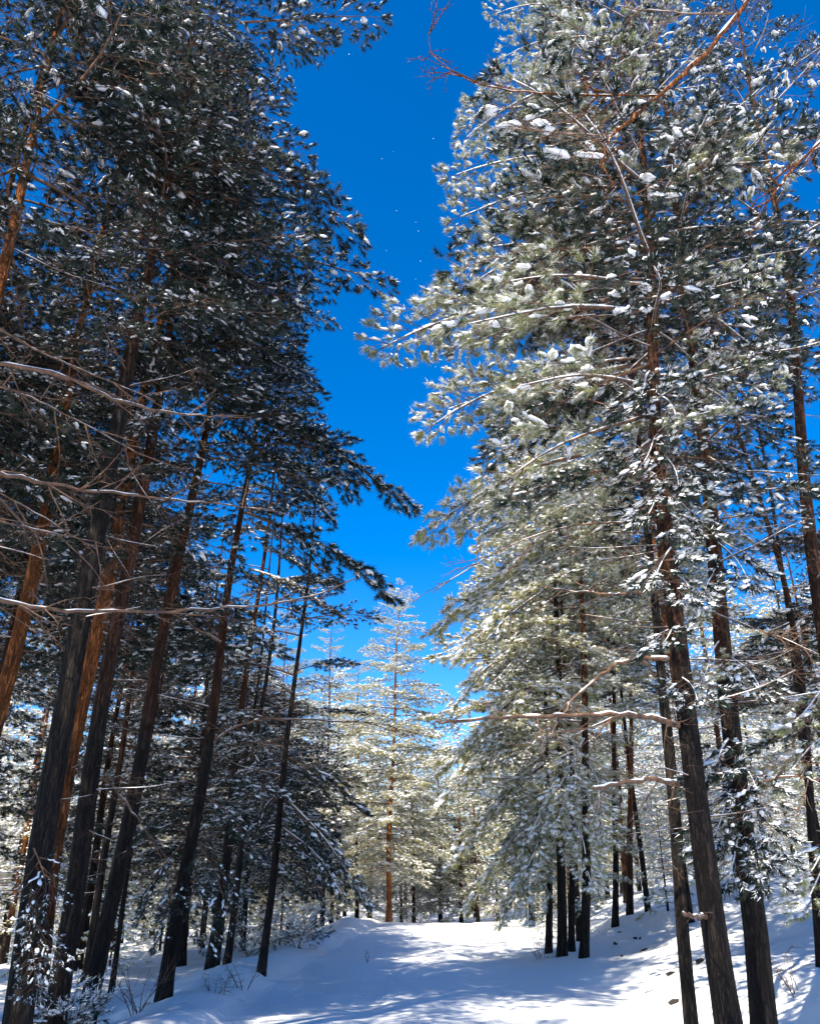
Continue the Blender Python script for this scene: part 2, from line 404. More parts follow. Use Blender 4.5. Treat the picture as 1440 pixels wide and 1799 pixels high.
def basis(d, roll=0.0):
    x = d.normalized(); z = Vector((0, 0, 1)); y = z.cross(x).normalized(); z = x.cross(y)
    m = Matrix((x, y, z)).transposed()
    return m @ Matrix.Rotation(roll, 3, 'X')

def trunk_mesh(line, r0, H, sides, seed, mat, step=0.35):
    """line(z) -> local xy offset; z from 0 up"""
    mb = MB(); n = max(6, int(H / step)); V = []; F = []
    zs = [-0.35] + [H * i / n for i in range(n + 1)]
    for z in zs:
        c = line(max(z, 0)); t = min(1, max(0, z) / H)
        r = r0 * ((1 - t) * 0.93 + 0.07) + r0 * 0.28 * math.exp(-max(z, 0) / 0.25)
        for k in range(sides):
            a = 2 * math.pi * k / sides
            q = 1 + 0.07 * noise.noise(Vector((math.cos(a) * 1.6 + seed, math.sin(a) * 1.6, z * 1.1))) + 0.05 * noise.noise(Vector((math.cos(a) * 5 + seed, math.sin(a) * 5, z * 2.7)))
            V.append((c[0] + math.cos(a) * r * q, c[1] + math.sin(a) * r * q, z))
    for i in range(len(zs) - 1):
        for k in range(sides):
            a0, a1 = i * sides + k, i * sides + (k + 1) % sides
            F.append((a0, a1, a1 + sides)); F.append((a0, a1 + sides, a0 + sides))
    mb.add(V, F, 0, True)
    return mb.mesh('trunk', [mat])

def lit_strip(p):
    """would something at world p shade the sunlit strip of the path?"""
    t = (p.z - 0.8) / SUNV.z
    q = p - SUNV * t
    dx = q.x - path_c(q.y)
    if 12 < q.y < 34 and -1.2 < dx < (1.5 if q.y < 20 else 2.6): return True
    return False

def shades_right(p):
    """would it shade the path-side faces of the trees on the right (plane x = 2)?"""
    if p.x > 0.5: return False
    t = (2.0 - p.x) / -SUNV.x
    q = p - SUNV * t
    return 12 < q.y < 38 and 1.5 < q.z < 12.5

def shades_middle(p):
    if p.y > 31: return False
    q = p + SUNV * ((34 - p.y) / SUNV.y)
    return -4 < q.x < 9 and 2 < q.z < 12

ALLB = []
def pine(label, Y, pts=None, x=None, dia=0.3, H=17.0, cb=6.5, nb=55, lmax=2.5, mat=None, group=None, kinds=None, dead=8, name='pine_tree',
         toward=None, seed=None, sides=12, keep=1.0, snowy=1.0, tipup=0.1, deadlen=(0.6, 1.5)):
    seed = seed if seed is not None else rnd.randrange(10000)
    rg = random.Random(seed)
    if pts:
        w_ = sorted([P(a, b, Y) for a, b in pts], key=lambda q: q.z)
        zs = [q.z for q in w_]; xs_ = [q.x for q in w_]
        def xat(z):
            if z <= zs[0]:
                s = (xs_[1] - xs_[0]) / (zs[1] - zs[0]) if len(zs) > 1 else 0
                return xs_[0] + s * (z - zs[0])
            if z >= zs[-1]:
                s = (xs_[-1] - xs_[-2]) / (zs[-1] - zs[-2]) if len(zs) > 1 else 0
                return xs_[-1] + s * (1 - math.exp(-(z - zs[-1]) / 3)) * 3
            return float(np.interp(z, zs, xs_))
        x0 = xat(0.5); z0 = ground_z(x0, Y); x0 = xat(z0)
    else:
        x0 = x; z0 = ground_z(x, Y)
        lx = rg.uniform(-0.02, 0.02)
        xat = lambda z: x0 + lx * (z - z0)
    base = Vector((x0, Y, z0 - 0.03))
    ph = rg.uniform(0, 6)
    def line(z):
        # smooth the interpolation by averaging
        xx = sum(xat(z + z0 + d) for d in (-0.5, -0.25, 0, 0.25, 0.5)) / 5 - x0
        return (xx + 0.03 * math.sin(z * 0.9 + ph) * min(1, z / 2), 0.05 * math.sin(z * 0.6 + ph * 2))
    t = link(name, None, None, base)
    tag(t, label, 'pine tree', group)
    link('trunk', trunk_mesh(line, dia * 0.39, H, sides, seed % 97, mat or BARK), t)
    kinds = kinds or LEAFY
    def at(z): c = line(z); return Vector((c[0], c[1], z))
    # dead bare branches under the crown
    for i in range(dead):
        z = rg.uniform(1.6, cb + 2.5); az = rg.uniform(0, 2 * math.pi)
        d = Vector((math.cos(az), math.sin(az), rg.uniform(-0.25, 0.25)))
        L = rg.uniform(*deadlen) * (0.5 + 0.5 * min(1, z / cb))
        put_branch(t, rg.choice(BARE), at(z), basis(d, rg.uniform(-.5, .5)), L, 'bare_branch')
    az = rg.uniform(0, 6.28)
    for i in range(nb):
        f = (i + rg.random()) / nb
        z = cb + (H - 0.4 - cb) * f
        az += 2.39996 + rg.uniform(-0.5, 0.5)
        prof = (0.62 + 0.38 * math.sin(min(1, f * 1.9) * math.pi / 2)) * (1 - max(0, f - 0.35) / 0.65 * 0.78)
        L = lmax * prof * rg.uniform(0.75, 1.15)
        if toward is not None:
            L *= 1 + 0.22 * math.cos(az - toward)
        el = -0.16 + 0.55 * f + rg.uniform(-0.16, 0.16) + tipup * 0.5
        d = Vector((math.cos(az) * math.cos(el), math.sin(az) * math.cos(el), math.sin(el)))
        wp = base + at(z) + d * L * 0.6
        if lit_strip(wp) and rg.random() < (0.78 if Y < 13 and x0 < -2 else 0.92): continue
        if shades_right(wp) and rg.random() < 0.22: continue
        if shades_middle(wp) and rg.random() < 0.25: continue
        if rg.random() > keep: continue
        put_branch(t, rg.choice(kinds), at(z), basis(d, rg.uniform(-.35, .35)), L)
    return t, base, at

def hero(tree, base, root_px, tip_px, Yr, Yt, kinds, idx=0, roll=0.0, name='branch'):
    a, b = P(*root_px, Yr), P(*tip_px, Yt)
    d = b - a
    if d.length < 0.95: kinds = TUFTD if a.x < 0 else TUFT
    return put_branch(tree, kinds[idx % len(kinds)], a - base, basis(d, roll), d.length, name)

def limb(tree, base, pts, r0, r1, seed=0, snow=1.0, twigs=6, mat=None, name='bare_limb', label=None):
    """a long bare limb along photo points (px, py, Y)"""
    W_ = [P(*p) - base for p in pts]
    # catmull-rom
    Q = []
    for i in range(len(W_) - 1):
        p0, p1, p2, p3 = W_[max(i - 1, 0)], W_[i], W_[i + 1], W_[min(i + 2, len(W_) - 1)]
        for s in range(6):
            t = s / 6
            Q.append(0.5 * ((2 * p1) + (p2 - p0) * t + (2 * p0 - 5 * p1 + 4 * p2 - p3) * t * t + (3 * p1 - p0 - 3 * p2 + p3) * t ** 3))
    Q.append(W_[-1]); n = len(Q)
    rng = np.random.default_rng(seed)
    Q = [q + Vector(rng.normal(size=3) * min(r0, 0.022) * 0.4) for q in Q]
    mb, sb = MB(), MB()
    rr = [(r0 + (r1 - r0) * i / (n - 1)) * rng.uniform(0.88, 1.12) for i in range(n)]
    mb.tube(Q, rr, 8, 0)
    gapn = np.sin(np.arange(n) * 0.9 + seed) + rng.normal(size=n) * 0.5
    sb.tube([q + Vector((0, 0, r * (0.75 if g > -0.5 else 0.1))) for q, r, g in zip(Q, rr, gapn)], [r * rng.uniform(0.55, 0.95) * snow * (1 if g > -0.5 else 0.5) for r, g in zip(rr, gapn)], 7, 0, 0.75)
    tot = (Q[-1] - Q[0]).length
    for i in range(int(twigs * 1.3)):
        k = rng.integers(1, n - 1); p = Q[k]; d = (Q[k + 1] - Q[k]).normalized()
        d = (d + Vector(rng.normal(size=3)) * 0.75).normalized(); l = rng.uniform(0.25, 0.7)
        M = Matrix.Translation(p) @ basis(d).to_4x4()
        bare(int(rng.integers(1e6)), l, 3, mb, sb, M, 1.0, snow=False)
    o = link(name, mb.mesh(name, [mat or TWIG]), tree)
    if label: o['label'] = label
    link('snow', sb.mesh(name + '_snow', [SNOW]), o)
    return o

PATHWARD_L, PATHWARD_R = 0.0, math.pi
# ---- left side, trunks read from the photograph
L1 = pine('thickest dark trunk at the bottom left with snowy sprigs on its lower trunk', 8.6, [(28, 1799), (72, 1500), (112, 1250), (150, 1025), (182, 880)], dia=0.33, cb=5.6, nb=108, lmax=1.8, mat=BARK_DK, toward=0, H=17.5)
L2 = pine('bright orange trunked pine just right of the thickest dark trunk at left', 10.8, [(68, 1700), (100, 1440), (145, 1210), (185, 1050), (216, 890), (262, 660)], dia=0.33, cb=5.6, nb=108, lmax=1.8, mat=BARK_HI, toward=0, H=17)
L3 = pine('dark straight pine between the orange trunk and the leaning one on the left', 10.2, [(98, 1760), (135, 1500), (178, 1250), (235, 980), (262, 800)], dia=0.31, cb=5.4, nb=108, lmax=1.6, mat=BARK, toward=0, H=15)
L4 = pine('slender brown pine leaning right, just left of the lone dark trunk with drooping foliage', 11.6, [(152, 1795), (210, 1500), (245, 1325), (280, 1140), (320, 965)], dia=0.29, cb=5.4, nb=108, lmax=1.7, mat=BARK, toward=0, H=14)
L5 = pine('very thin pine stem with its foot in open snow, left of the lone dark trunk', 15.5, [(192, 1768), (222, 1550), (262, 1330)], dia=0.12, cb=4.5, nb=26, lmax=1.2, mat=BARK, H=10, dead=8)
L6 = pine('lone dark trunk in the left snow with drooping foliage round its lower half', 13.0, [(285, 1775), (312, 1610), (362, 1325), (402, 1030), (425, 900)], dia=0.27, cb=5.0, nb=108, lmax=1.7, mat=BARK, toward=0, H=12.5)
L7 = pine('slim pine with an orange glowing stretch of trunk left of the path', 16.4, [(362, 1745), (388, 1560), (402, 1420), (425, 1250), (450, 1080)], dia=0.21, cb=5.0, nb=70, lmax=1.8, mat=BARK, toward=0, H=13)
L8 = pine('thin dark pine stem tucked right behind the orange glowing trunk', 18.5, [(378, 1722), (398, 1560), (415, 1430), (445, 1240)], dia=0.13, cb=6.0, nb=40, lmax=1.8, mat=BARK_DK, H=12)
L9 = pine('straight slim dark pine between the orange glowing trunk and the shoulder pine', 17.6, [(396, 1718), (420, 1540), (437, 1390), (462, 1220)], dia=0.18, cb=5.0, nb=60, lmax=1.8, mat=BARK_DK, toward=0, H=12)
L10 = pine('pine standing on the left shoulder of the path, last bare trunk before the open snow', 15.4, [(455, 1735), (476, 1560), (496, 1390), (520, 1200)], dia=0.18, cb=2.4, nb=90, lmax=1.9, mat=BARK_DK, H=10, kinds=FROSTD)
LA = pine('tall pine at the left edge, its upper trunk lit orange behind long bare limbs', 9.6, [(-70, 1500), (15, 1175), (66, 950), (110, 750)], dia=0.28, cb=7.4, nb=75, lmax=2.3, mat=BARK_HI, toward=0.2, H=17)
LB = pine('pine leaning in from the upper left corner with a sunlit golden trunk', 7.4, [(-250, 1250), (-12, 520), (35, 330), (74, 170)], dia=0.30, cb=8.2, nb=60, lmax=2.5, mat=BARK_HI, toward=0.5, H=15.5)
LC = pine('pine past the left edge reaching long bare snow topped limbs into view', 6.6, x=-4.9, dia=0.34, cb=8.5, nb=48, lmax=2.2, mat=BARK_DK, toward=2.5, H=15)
# shorter boughs on the near side of the left trunks, hanging over them
for q, (T, zlo, zhi, nbr) in enumerate([(L1, 7.0, 13, 22), (L2, 7.0, 14, 22), (L3, 6.5, 13, 22), (L4, 6.0, 12, 22), (L6, 5.0, 11, 20), (LA, 7.5, 14, 18), (LB, 8, 14, 14), (L7, 4.8, 10, 12)]):
    rg = random.Random(900 + q)
    for k in range(nbr):
        z = zlo + (zhi - zlo) * (k + rg.random()) / nbr; az = rg.uniform(-2.5, -0.4)
        d = Vector((math.cos(az), math.sin(az), rg.uniform(-0.45, 0.05)))
        if lit_strip(T[1] + T[2](z) + d * 0.9) and rg.random() < 0.25: continue
        put_branch(T[0], rg.choice(LEAFY + FROSTD[:2]), T[2](z), basis(d, rg.uniform(-.4, .4)), rg.uniform(1.0, 1.6))
# long bare limbs with snow at left
for i, (pts, r0, r1, tw) in enumerate([
    ([(-60, 630, 6.6), (90, 655, 7.0), (200, 700, 7.4), (300, 725, 7.8), (390, 730, 8.2)], .024, .008, 8),
    ([(-60, 815, 6.6), (60, 845, 6.9), (220, 868, 7.4), (330, 880, 7.9), (460, 893, 8.4)], .020, .006, 10),
    ([(-60, 1040, 6.6), (80, 1068, 7.0), (200, 1074, 7.4), (400, 1068, 8.0), (530, 1052, 8.5), (625, 1015, 8.9)], .020, .006, 12),
    ([(-60, 540, 6.6), (60, 612, 7.0), (180, 665, 7.5), (275, 705, 7.9)], .012, .005, 6),
    ([(-60, 665, 6.6), (40, 692, 7.0), (130, 735, 7.4), (250, 800, 8.0)], .012, .004, 8),
    ([(-40, 905, 6.6), (60, 930, 7.0), (180, 955, 7.6)], .012, .004, 6),
    ([(-30, 850, 6.6), (60, 900, 7.2), (170, 965, 8.0)], .009, .004, 6),
]):
    limb(LC[0], LC[1], pts, r0, r1, seed=i + 3, twigs=tw)
limb(LB[0], LB[1], [(30, 388, 7.4), (120, 398, 7.6), (220, 430, 7.9), (335, 442, 8.4)], .018, .006, 21, twigs=8)
limb(LB[0], LB[1], [(70, 160, 7.4), (60, 285, 7.6), (130, 330, 7.9), (230, 430, 8.4)], .008, .004, 22, twigs=5)
limb(L3[0], L3[1], [(135, 1350, 10.2), (180, 1365, 10.4), (225, 1415, 10.7), (270, 1480, 11)], .02, .006, 23, twigs=6)
limb(L6[0], L6[1], [(365, 1310, 13.0), (450, 1265, 12.8), (600, 1268, 12.6), (690, 1272, 12.4)], .020, .006, 24, twigs=10)
limb(L2[0], L2[1], [(170, 1110, 10.8), (200, 1118, 10.6), (230, 1135, 10.3)], .016, .008, 25, twigs=3)
limb(L6[0], L6[1], [(390, 1130, 13.0), (340, 1100, 12.6), (300, 1075, 12.2)], .02, .008, 26, twigs=6)
# leafy tips that reach over the path from the left
HL = [(L1, (420, 40), (655, 15), 9.5, 9.8), (L1, (330, 60), (515, 130), 9.5, 9.5), (L3, (350, 150), (480, 235), 10, 10.2),
      (L2, (400, 250), (650, 375), 10.5, 10.5), (L4, (400, 430), (690, 480), 11.2, 11.2), (L4, (420, 520), (590, 550), 11.4, 11.4),
      (L6, (440, 620), (570, 660), 12.6, 12.5), (L6, (450, 720), (740, 862), 12.8, 12.6), (L7, (470, 830), (640, 830), 15, 14.8),
      (L6, (430, 900), (700, 1005), 12.9, 12.7), (L7, (440, 1000), (600, 1060), 16, 15.6), (L10, (510, 1250), (635, 1240), 15.4, 15.2),
      (L10, (505, 1330), (650, 1400), 15.4, 15.2), (L10, (498, 1400), (655, 1570), 15.4, 15.2), (L10, (490, 1450), (620, 1560), 15.4, 14.8),
      (L10, (515, 1180), (620, 1150), 15.4, 15.3), (L3, (300, 200), (470, 300), 10, 10), (L2, (330, 330), (500, 420), 10.4, 10.4),
      (L1, (300, 0), (560, 40), 9, 9.3), (L6, (440, 780), (600, 900), 12.8, 12.8), (L4, (360, 600), (540, 640), 11.4, 11.5)]
for i, (T, a, b, y0, y1) in enumerate(HL):
    hero(T[0], T[1], a, b, y0, y1, LACYD if i % 3 else LEAFY, i, 0.1)
    hero(T[0], T[1], (a[0] + 20, a[1] + 18), (a[0] * .35 + b[0] * .65, a[1] * .35 + b[1] * .65 + 35), y0, y1 + 0.3, LEAFY, i + 2, -0.2)
# foliage hanging low on the left trees
for i, (a, b) in enumerate([((330, 1470), (225, 1600)), ((335, 1460), (420, 1610)), ((328, 1520), (255, 1655)), ((326, 1530), (385, 1655)), ((340, 1400), (200, 1480)), ((345, 1390), (470, 1480)), ((500, 1380), (430, 1460)), ((498, 1440), (560, 1560))]):
    T = L6 if i < 6 else L10
    hero(T[0], T[1], a, b, T[1].y, T[1].y - 0.3, LEAFY, i, 0.1)
# snowy sprig over the thick trunk at lower left
for i, (a, b) in enumerate([((60, 1490), (92, 1580)), ((66, 1560), (30, 1640)), ((52, 1610), (100, 1680)), ((50, 1650), (70, 1730))]):
    hero(L1[0], L1[1], a, b, 8.4, 8.25, TUFTD, i, 0.2)

# trees filling the dark stand on the left
fillL = [(-5.7, 8.9, 17.5), (-7.4, 8.0, 17), (-9.9, 9.8, 17), (-6.6, 12.5, 16), (-8.3, 10.5, 17), (-7.6, 15.5, 15), (-5.4, 15.0, 14), (-9.8, 13.2, 16), (-6.2, 18.5, 12.5), (-9.2, 18.0, 14), (-11.8, 15.5, 16), (-5.0, 21.0, 11), (-7.8, 22.5, 12),
         (-11.5, 21.0, 13), (-14.5, 18.5, 14), (-4.3, 24.5, 9.5), (-6.0, 27.5, 10), (-9.5, 27.0, 12), (-4.6, 30.5, 9)]
posL = ['between the thickest dark trunk and the left edge, crown only', 'by the left edge behind the long bare limbs', 'outermost at the left edge behind the golden trunk', 'behind the leaning pine at left', 'far left behind the thick dark trunk', 'deep in the left stand behind the slender brown pine', 'behind the lone dark trunk', 'near the left edge behind the orange trunk',
        'behind the two slim trunks left of the path', 'in the shade behind the dark left trunks', 'at the left edge in the second row', 'beyond the trunk on the left shoulder of the path', 'in the third row left of the path',
        'in the third row near the left edge', 'farthest left in the second row', 'close to the left shoulder further up the path', 'left of the path before the sunlit gap', 'behind the dark left crowns, half hidden', 'ending the dark left row beside the path crest']
for i, ((x, y, h), s) in enumerate(zip(fillL, posL)):
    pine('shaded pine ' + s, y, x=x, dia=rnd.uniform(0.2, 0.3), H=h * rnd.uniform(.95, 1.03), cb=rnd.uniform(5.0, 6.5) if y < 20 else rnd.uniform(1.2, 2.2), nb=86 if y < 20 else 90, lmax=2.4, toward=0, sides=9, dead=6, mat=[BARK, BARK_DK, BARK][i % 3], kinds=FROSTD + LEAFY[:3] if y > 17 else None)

# ---- right side
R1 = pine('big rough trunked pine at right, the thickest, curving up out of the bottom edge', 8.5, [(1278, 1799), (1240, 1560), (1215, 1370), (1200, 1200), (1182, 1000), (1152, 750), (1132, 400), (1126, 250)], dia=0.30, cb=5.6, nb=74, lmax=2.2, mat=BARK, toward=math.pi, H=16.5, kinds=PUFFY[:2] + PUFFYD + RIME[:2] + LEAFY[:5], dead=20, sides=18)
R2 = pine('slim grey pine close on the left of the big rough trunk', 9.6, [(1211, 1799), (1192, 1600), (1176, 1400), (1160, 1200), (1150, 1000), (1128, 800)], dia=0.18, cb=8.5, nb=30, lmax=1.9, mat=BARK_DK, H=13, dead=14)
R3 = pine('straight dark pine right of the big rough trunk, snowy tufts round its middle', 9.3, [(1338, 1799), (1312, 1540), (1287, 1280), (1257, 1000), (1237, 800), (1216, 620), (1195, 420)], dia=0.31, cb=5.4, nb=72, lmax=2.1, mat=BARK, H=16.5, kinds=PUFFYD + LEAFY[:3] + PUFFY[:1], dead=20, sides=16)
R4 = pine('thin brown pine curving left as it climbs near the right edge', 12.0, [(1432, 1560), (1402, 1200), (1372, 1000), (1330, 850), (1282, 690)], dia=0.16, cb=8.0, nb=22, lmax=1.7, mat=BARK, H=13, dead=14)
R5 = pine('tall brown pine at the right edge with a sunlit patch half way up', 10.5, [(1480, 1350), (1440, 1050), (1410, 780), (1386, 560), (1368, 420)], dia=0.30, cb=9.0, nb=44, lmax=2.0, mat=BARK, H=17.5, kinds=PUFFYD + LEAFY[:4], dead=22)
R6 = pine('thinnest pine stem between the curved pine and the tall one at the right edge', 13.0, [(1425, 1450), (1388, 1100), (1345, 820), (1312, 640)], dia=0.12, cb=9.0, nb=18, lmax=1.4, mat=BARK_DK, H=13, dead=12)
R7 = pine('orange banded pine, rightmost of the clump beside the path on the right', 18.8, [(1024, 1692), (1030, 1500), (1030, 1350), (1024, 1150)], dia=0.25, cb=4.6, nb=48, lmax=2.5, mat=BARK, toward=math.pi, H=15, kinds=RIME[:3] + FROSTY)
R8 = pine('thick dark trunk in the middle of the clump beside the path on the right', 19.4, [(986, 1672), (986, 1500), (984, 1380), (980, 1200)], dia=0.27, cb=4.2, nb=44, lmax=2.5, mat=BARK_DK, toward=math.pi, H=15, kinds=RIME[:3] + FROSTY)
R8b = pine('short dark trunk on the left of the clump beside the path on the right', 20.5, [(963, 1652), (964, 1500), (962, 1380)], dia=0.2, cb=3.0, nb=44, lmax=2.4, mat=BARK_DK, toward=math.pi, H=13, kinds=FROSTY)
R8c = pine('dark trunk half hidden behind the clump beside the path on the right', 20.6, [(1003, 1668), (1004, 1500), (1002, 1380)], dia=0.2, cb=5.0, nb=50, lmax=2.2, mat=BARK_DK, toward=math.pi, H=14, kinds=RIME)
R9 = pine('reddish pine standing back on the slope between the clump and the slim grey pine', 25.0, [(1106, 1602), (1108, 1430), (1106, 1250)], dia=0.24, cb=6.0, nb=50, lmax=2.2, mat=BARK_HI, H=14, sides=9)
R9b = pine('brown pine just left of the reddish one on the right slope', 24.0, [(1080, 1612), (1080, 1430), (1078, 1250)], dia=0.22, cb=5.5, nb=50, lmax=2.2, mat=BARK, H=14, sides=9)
# limbs
limb(R1[0], R1[1], [(1192, 1276, 8.5), (1150, 1262, 8.4), (1090, 1255, 8.3), (960, 1257, 8.2), (860, 1262, 8.1), (765, 1269, 8.0)], .030, .012, 41, twigs=7, label='long sunlit orange limb reaching over the path')
limb(R1[0], R1[1], [(1090, 1256, 8.3), (1050, 1272, 8.1), (1000, 1295, 7.9)], .012, .004, 42, twigs=3)
limb(R1[0], R1[1], [(1190, 1378, 8.5), (1150, 1370, 8.3), (1100, 1372, 8.1), (1042, 1386, 7.9)], .026, .014, 43, twigs=4)
limb(R1[0], R1[1], [(1170, 1158, 8.5), (1120, 1158, 8.5), (1075, 1172, 8.4), (1010, 1225, 8.3), (970, 1290, 8.2)], .024, .008, 44, twigs=6)
limb(R1[0], R1[1], [(1175, 1036, 8.5), (1100, 1042, 8.6), (1040, 1042, 8.8), (950, 1030, 9.2)], .020, .006, 45, twigs=8)
limb(R1[0], R1[1], [(1175, 920, 8.5), (1100, 918, 8.7), (1000, 925, 9.0), (880, 965, 9.5), (760, 1040, 10)], .013, .005, 46, twigs=10)
limb(R1[0], R1[1], [(1245, 1610, 8.5), (1225, 1612, 8.3), (1200, 1604, 8.1)], .022, .014, 47, twigs=1)
limb(R1[0], R1[1], [(1150, 740, 8.5), (1080, 715, 8.7), (960, 690, 9.2), (860, 700, 9.8)], .012, .005, 48, twigs=10)
limb(R1[0], R1[1], [(1140, 560, 8.5), (1060, 545, 8.9), (960, 530, 9.4), (850, 545, 9.9)], .012, .005, 49, twigs=10)
limb(R1[0], R1[1], [(1135, 490, 8.5), (1050, 490, 8.8), (930, 505, 9.4)], .014, .005, 50, twigs=8)
R0 = pine('pine past the right edge whose crooked reddish limb crosses the top corner', 6.8, x=5.4, dia=0.34, cb=12.5, nb=0, lmax=1.5, mat=BARK_HI, toward=0.3, H=15, kinds=PUFFY)
b0 = R0[1]
limb(R0[0], b0, [(1440, -190, 6.8), (1312, 0, 6.5), (1240, 92, 6.3), (1158, 166, 6.2), (1100, 215, 6.1), (1070, 245, 6.1), (1055, 292, 6.0)], .034, .008, 51, twigs=10, mat=BARK_HI, label='crooked reddish limb across the top right corner')
limb(R0[0], b0, [(1155, 168, 6.2), (1050, 168, 6.2), (950, 164, 6.2), (850, 150, 6.2), (795, 125, 6.2), (757, 90, 6.2), (755, 52, 6.2)], .012, .003, 52, twigs=12, mat=BARK_HI)
limb(R0[0], b0, [(1300, 25, 6.5), (1180, 22, 6.5), (1080, 8, 6.6)], .012, .005, 53, twigs=6)
limb(R0[0], b0, [(1075, 235, 6.1), (1000, 235, 6.1), (900, 225, 6.2)], .007, .003, 54, twigs=8)
limb(R0[0], b0, [(1500, 190, 6.8), (1400, 290, 6.7), (1360, 340, 6.6), (1335, 362, 6.6)], .018, .007, 55, twigs=6, mat=BARK_HI)
limb(R3[0], R3[1], [(1205, 1025, 9.3), (1240, 1070, 9.0), (1330, 1105, 8.7), (1440, 1150, 8.4)], .012, .005, 56, twigs=8)
limb(R3[0], R3[1], [(1290, 1400, 9.3), (1350, 1370, 9.0), (1410, 1365, 8.7), (1450, 1385, 8.5)], .014, .006, 57, twigs=6)
# leafy tips over the path from the right
HR = [(R1, (1080, 60), (880, 90), 9, 9.6), (R1, (1060, 130), (800, 225), 9.4, 9.9), (R1, (1100, 260), (795, 300), 9, 9.9), (R1, (1090, 330), (795, 350), 9, 9.9), (R1, (1110, 400), (770, 490), 9, 10),
      (R1, (1080, 540), (670, 575), 9, 10.4), (R1, (1100, 520), (760, 560), 9, 10.2), (R1, (1120, 640), (745, 725), 9, 10.3), (R1, (1080, 690), (780, 690), 9.2, 10.4),
      (R7, (1020, 800), (725, 885), 15, 14.2), (R7, (1020, 860), (800, 900), 15.5, 15), (R7, (1020, 950), (755, 1040), 16, 15), (R8, (980, 1020), (790, 1110), 19, 18.2), (R8, (980, 1100), (790, 1190), 19, 18.4),
      (R8, (980, 1180), (770, 1300), 19.3, 18.6), (R8b, (962, 1260), (760, 1370), 20.5, 20), (R8b, (962, 1340), (770, 1480), 20.5, 20), (R8b, (962, 1420), (800, 1560), 20.5, 20.2), (R8b, (962, 1460), (860, 1600), 20.5, 20.2),
      (R1, (1040, 20), (870, 10), 9.2, 9.8), (R8, (984, 1240), (800, 1290), 19.4, 19), (R1, (1110, 470), (830, 420), 9, 9.8), (R1, (1080, 210), (830, 180), 9.2, 9.9)]
for i, (T, a, b, y0, y1) in enumerate(HR):
    hero(T[0], T[1], a, b, y0, y1, LACY if T is R1 else FROSTY, i, 0.1)
    hero(T[0], T[1], (a[0] - 20, a[1] + 14), (a[0] * .3 + b[0] * .7, a[1] * .3 + b[1] * .7 + 28), y0, y1 - 0.3, LACY if i % 2 else RIME, i + 3, -0.2)
    hero(T[0], T[1], (a[0] - 10, a[1] - 10), (a[0] * .5 + b[0] * .5, a[1] * .5 + b[1] * .5 - 20), y0, y1 + 0.3, RIME, i + 1, -0.1)
for i, (a, b) in enumerate([((1290, 1380), (1240, 1460)), ((1300, 1420), (1360, 1500)), ((1305, 1450), (1270, 1530)), ((1308, 1470), (1330, 1545)), ((1290, 1330), (1345, 1400)), ((1260, 1000), (1200, 1080)), ((1255, 950), (1320, 1010)), ((1270, 1120), (1210, 1190)), ((1275, 1150), (1340, 1200)), ((1290, 1290), (1230, 1350)), ((1245, 880), (1180, 930)), ((1240, 800), (1300, 850))]):
    hero(R3[0], R3[1], a, b, 9.3, 8.8, PUFFY, i, 0.1)
for i, (a, b) in enumerate([((1160, 760), (1120, 800)), ((1165, 800), (1200, 850)), ((1170, 860), (1130, 890)), ((1172, 900), (1215, 930)), ((1180, 960), (1150, 1000)), ((1185, 1010), (1225, 1040)), ((1190, 1100), (1155, 1120)), ((1196, 1190), (1230, 1220)), ((1150, 690), (1190, 720)), ((1145, 650), (1110, 690))]):
    hero(R1[0], R1[1], a, b, 8.5, 8.0, TUFT, i, 0.1)
for i, (a, b) in enumerate([((1470, 1470), (1400, 1510)), ((1475, 1200), (1370, 1240)), ((1475, 1280), (1360, 1340)), ((1450, 1520), (1410, 1570))]):
    hero(R5[0], R5[1], a, b, 10.5, 9.6, PUFFY, i, 0.1)
for i, (a, b, yy) in enumerate([((984, 1400), (905, 1520), 19.0), ((984, 1440), (1040, 1540), 18.8), ((964, 1430), (890, 1580), 20.2), ((1003, 1420), (960, 1520), 20.2), ((1028, 1380), (1075, 1470), 18.3), ((1028, 1340), (960, 1430), 18.3), ((984, 1350), (1030, 1440), 18.8), ((964, 1380), (930, 1480), 20.0), ((964, 1480), (915, 1600), 20.2), ((1003, 1480), (1060, 1560), 20.3)]):
    T = R8b if a[0] < 970 else (R8 if a[0] < 990 else (R8c if a[0] < 1010 else R7))
    hero(T[0], T[1], a, b, T[1].y, yy - 0.5, FROSTY, i, 0.1)
    hero(T[0], T[1], (a[0], a[1] - 45), (b[0] * .8 + a[0] * .2, b[1] - 60), T[1].y, yy - 0.9, FROSTY if i % 2 else RIME, i + 2, -0.1)
fillR = [(4.6, 14.4, 15.5), (5.6, 17.5, 15), (4.2, 23.5, 14), (6.4, 21.5, 14), (4.8, 28.0, 13), (6.6, 26.0, 13), (8.4, 15.0, 8.5), (9.2, 19.5, 9), (7.4, 12.2, 7), (4.2, 32.5, 12.5), (7.2, 31.0, 12.5), (10.8, 24.0, 9.5), (11.5, 16.8, 8)]
posR = ['hidden behind the big rough trunk on the right', 'behind the big rough trunk further up the right slope', 'bright with sun beyond the clump right of the path', 'back on the right slope behind the clump', 'with branches to the snow at the right end of the path',
        'behind the snowy crowns right of the path', 'between the curved stem and the big trunk, standing back', 'on the upper right slope, second row', 'just behind the straight dark pine at right', 'last on the right before the path crests',
        'in the third row right of the path', 'high on the right slope in the haze of branches', 'at the right edge in the second row']
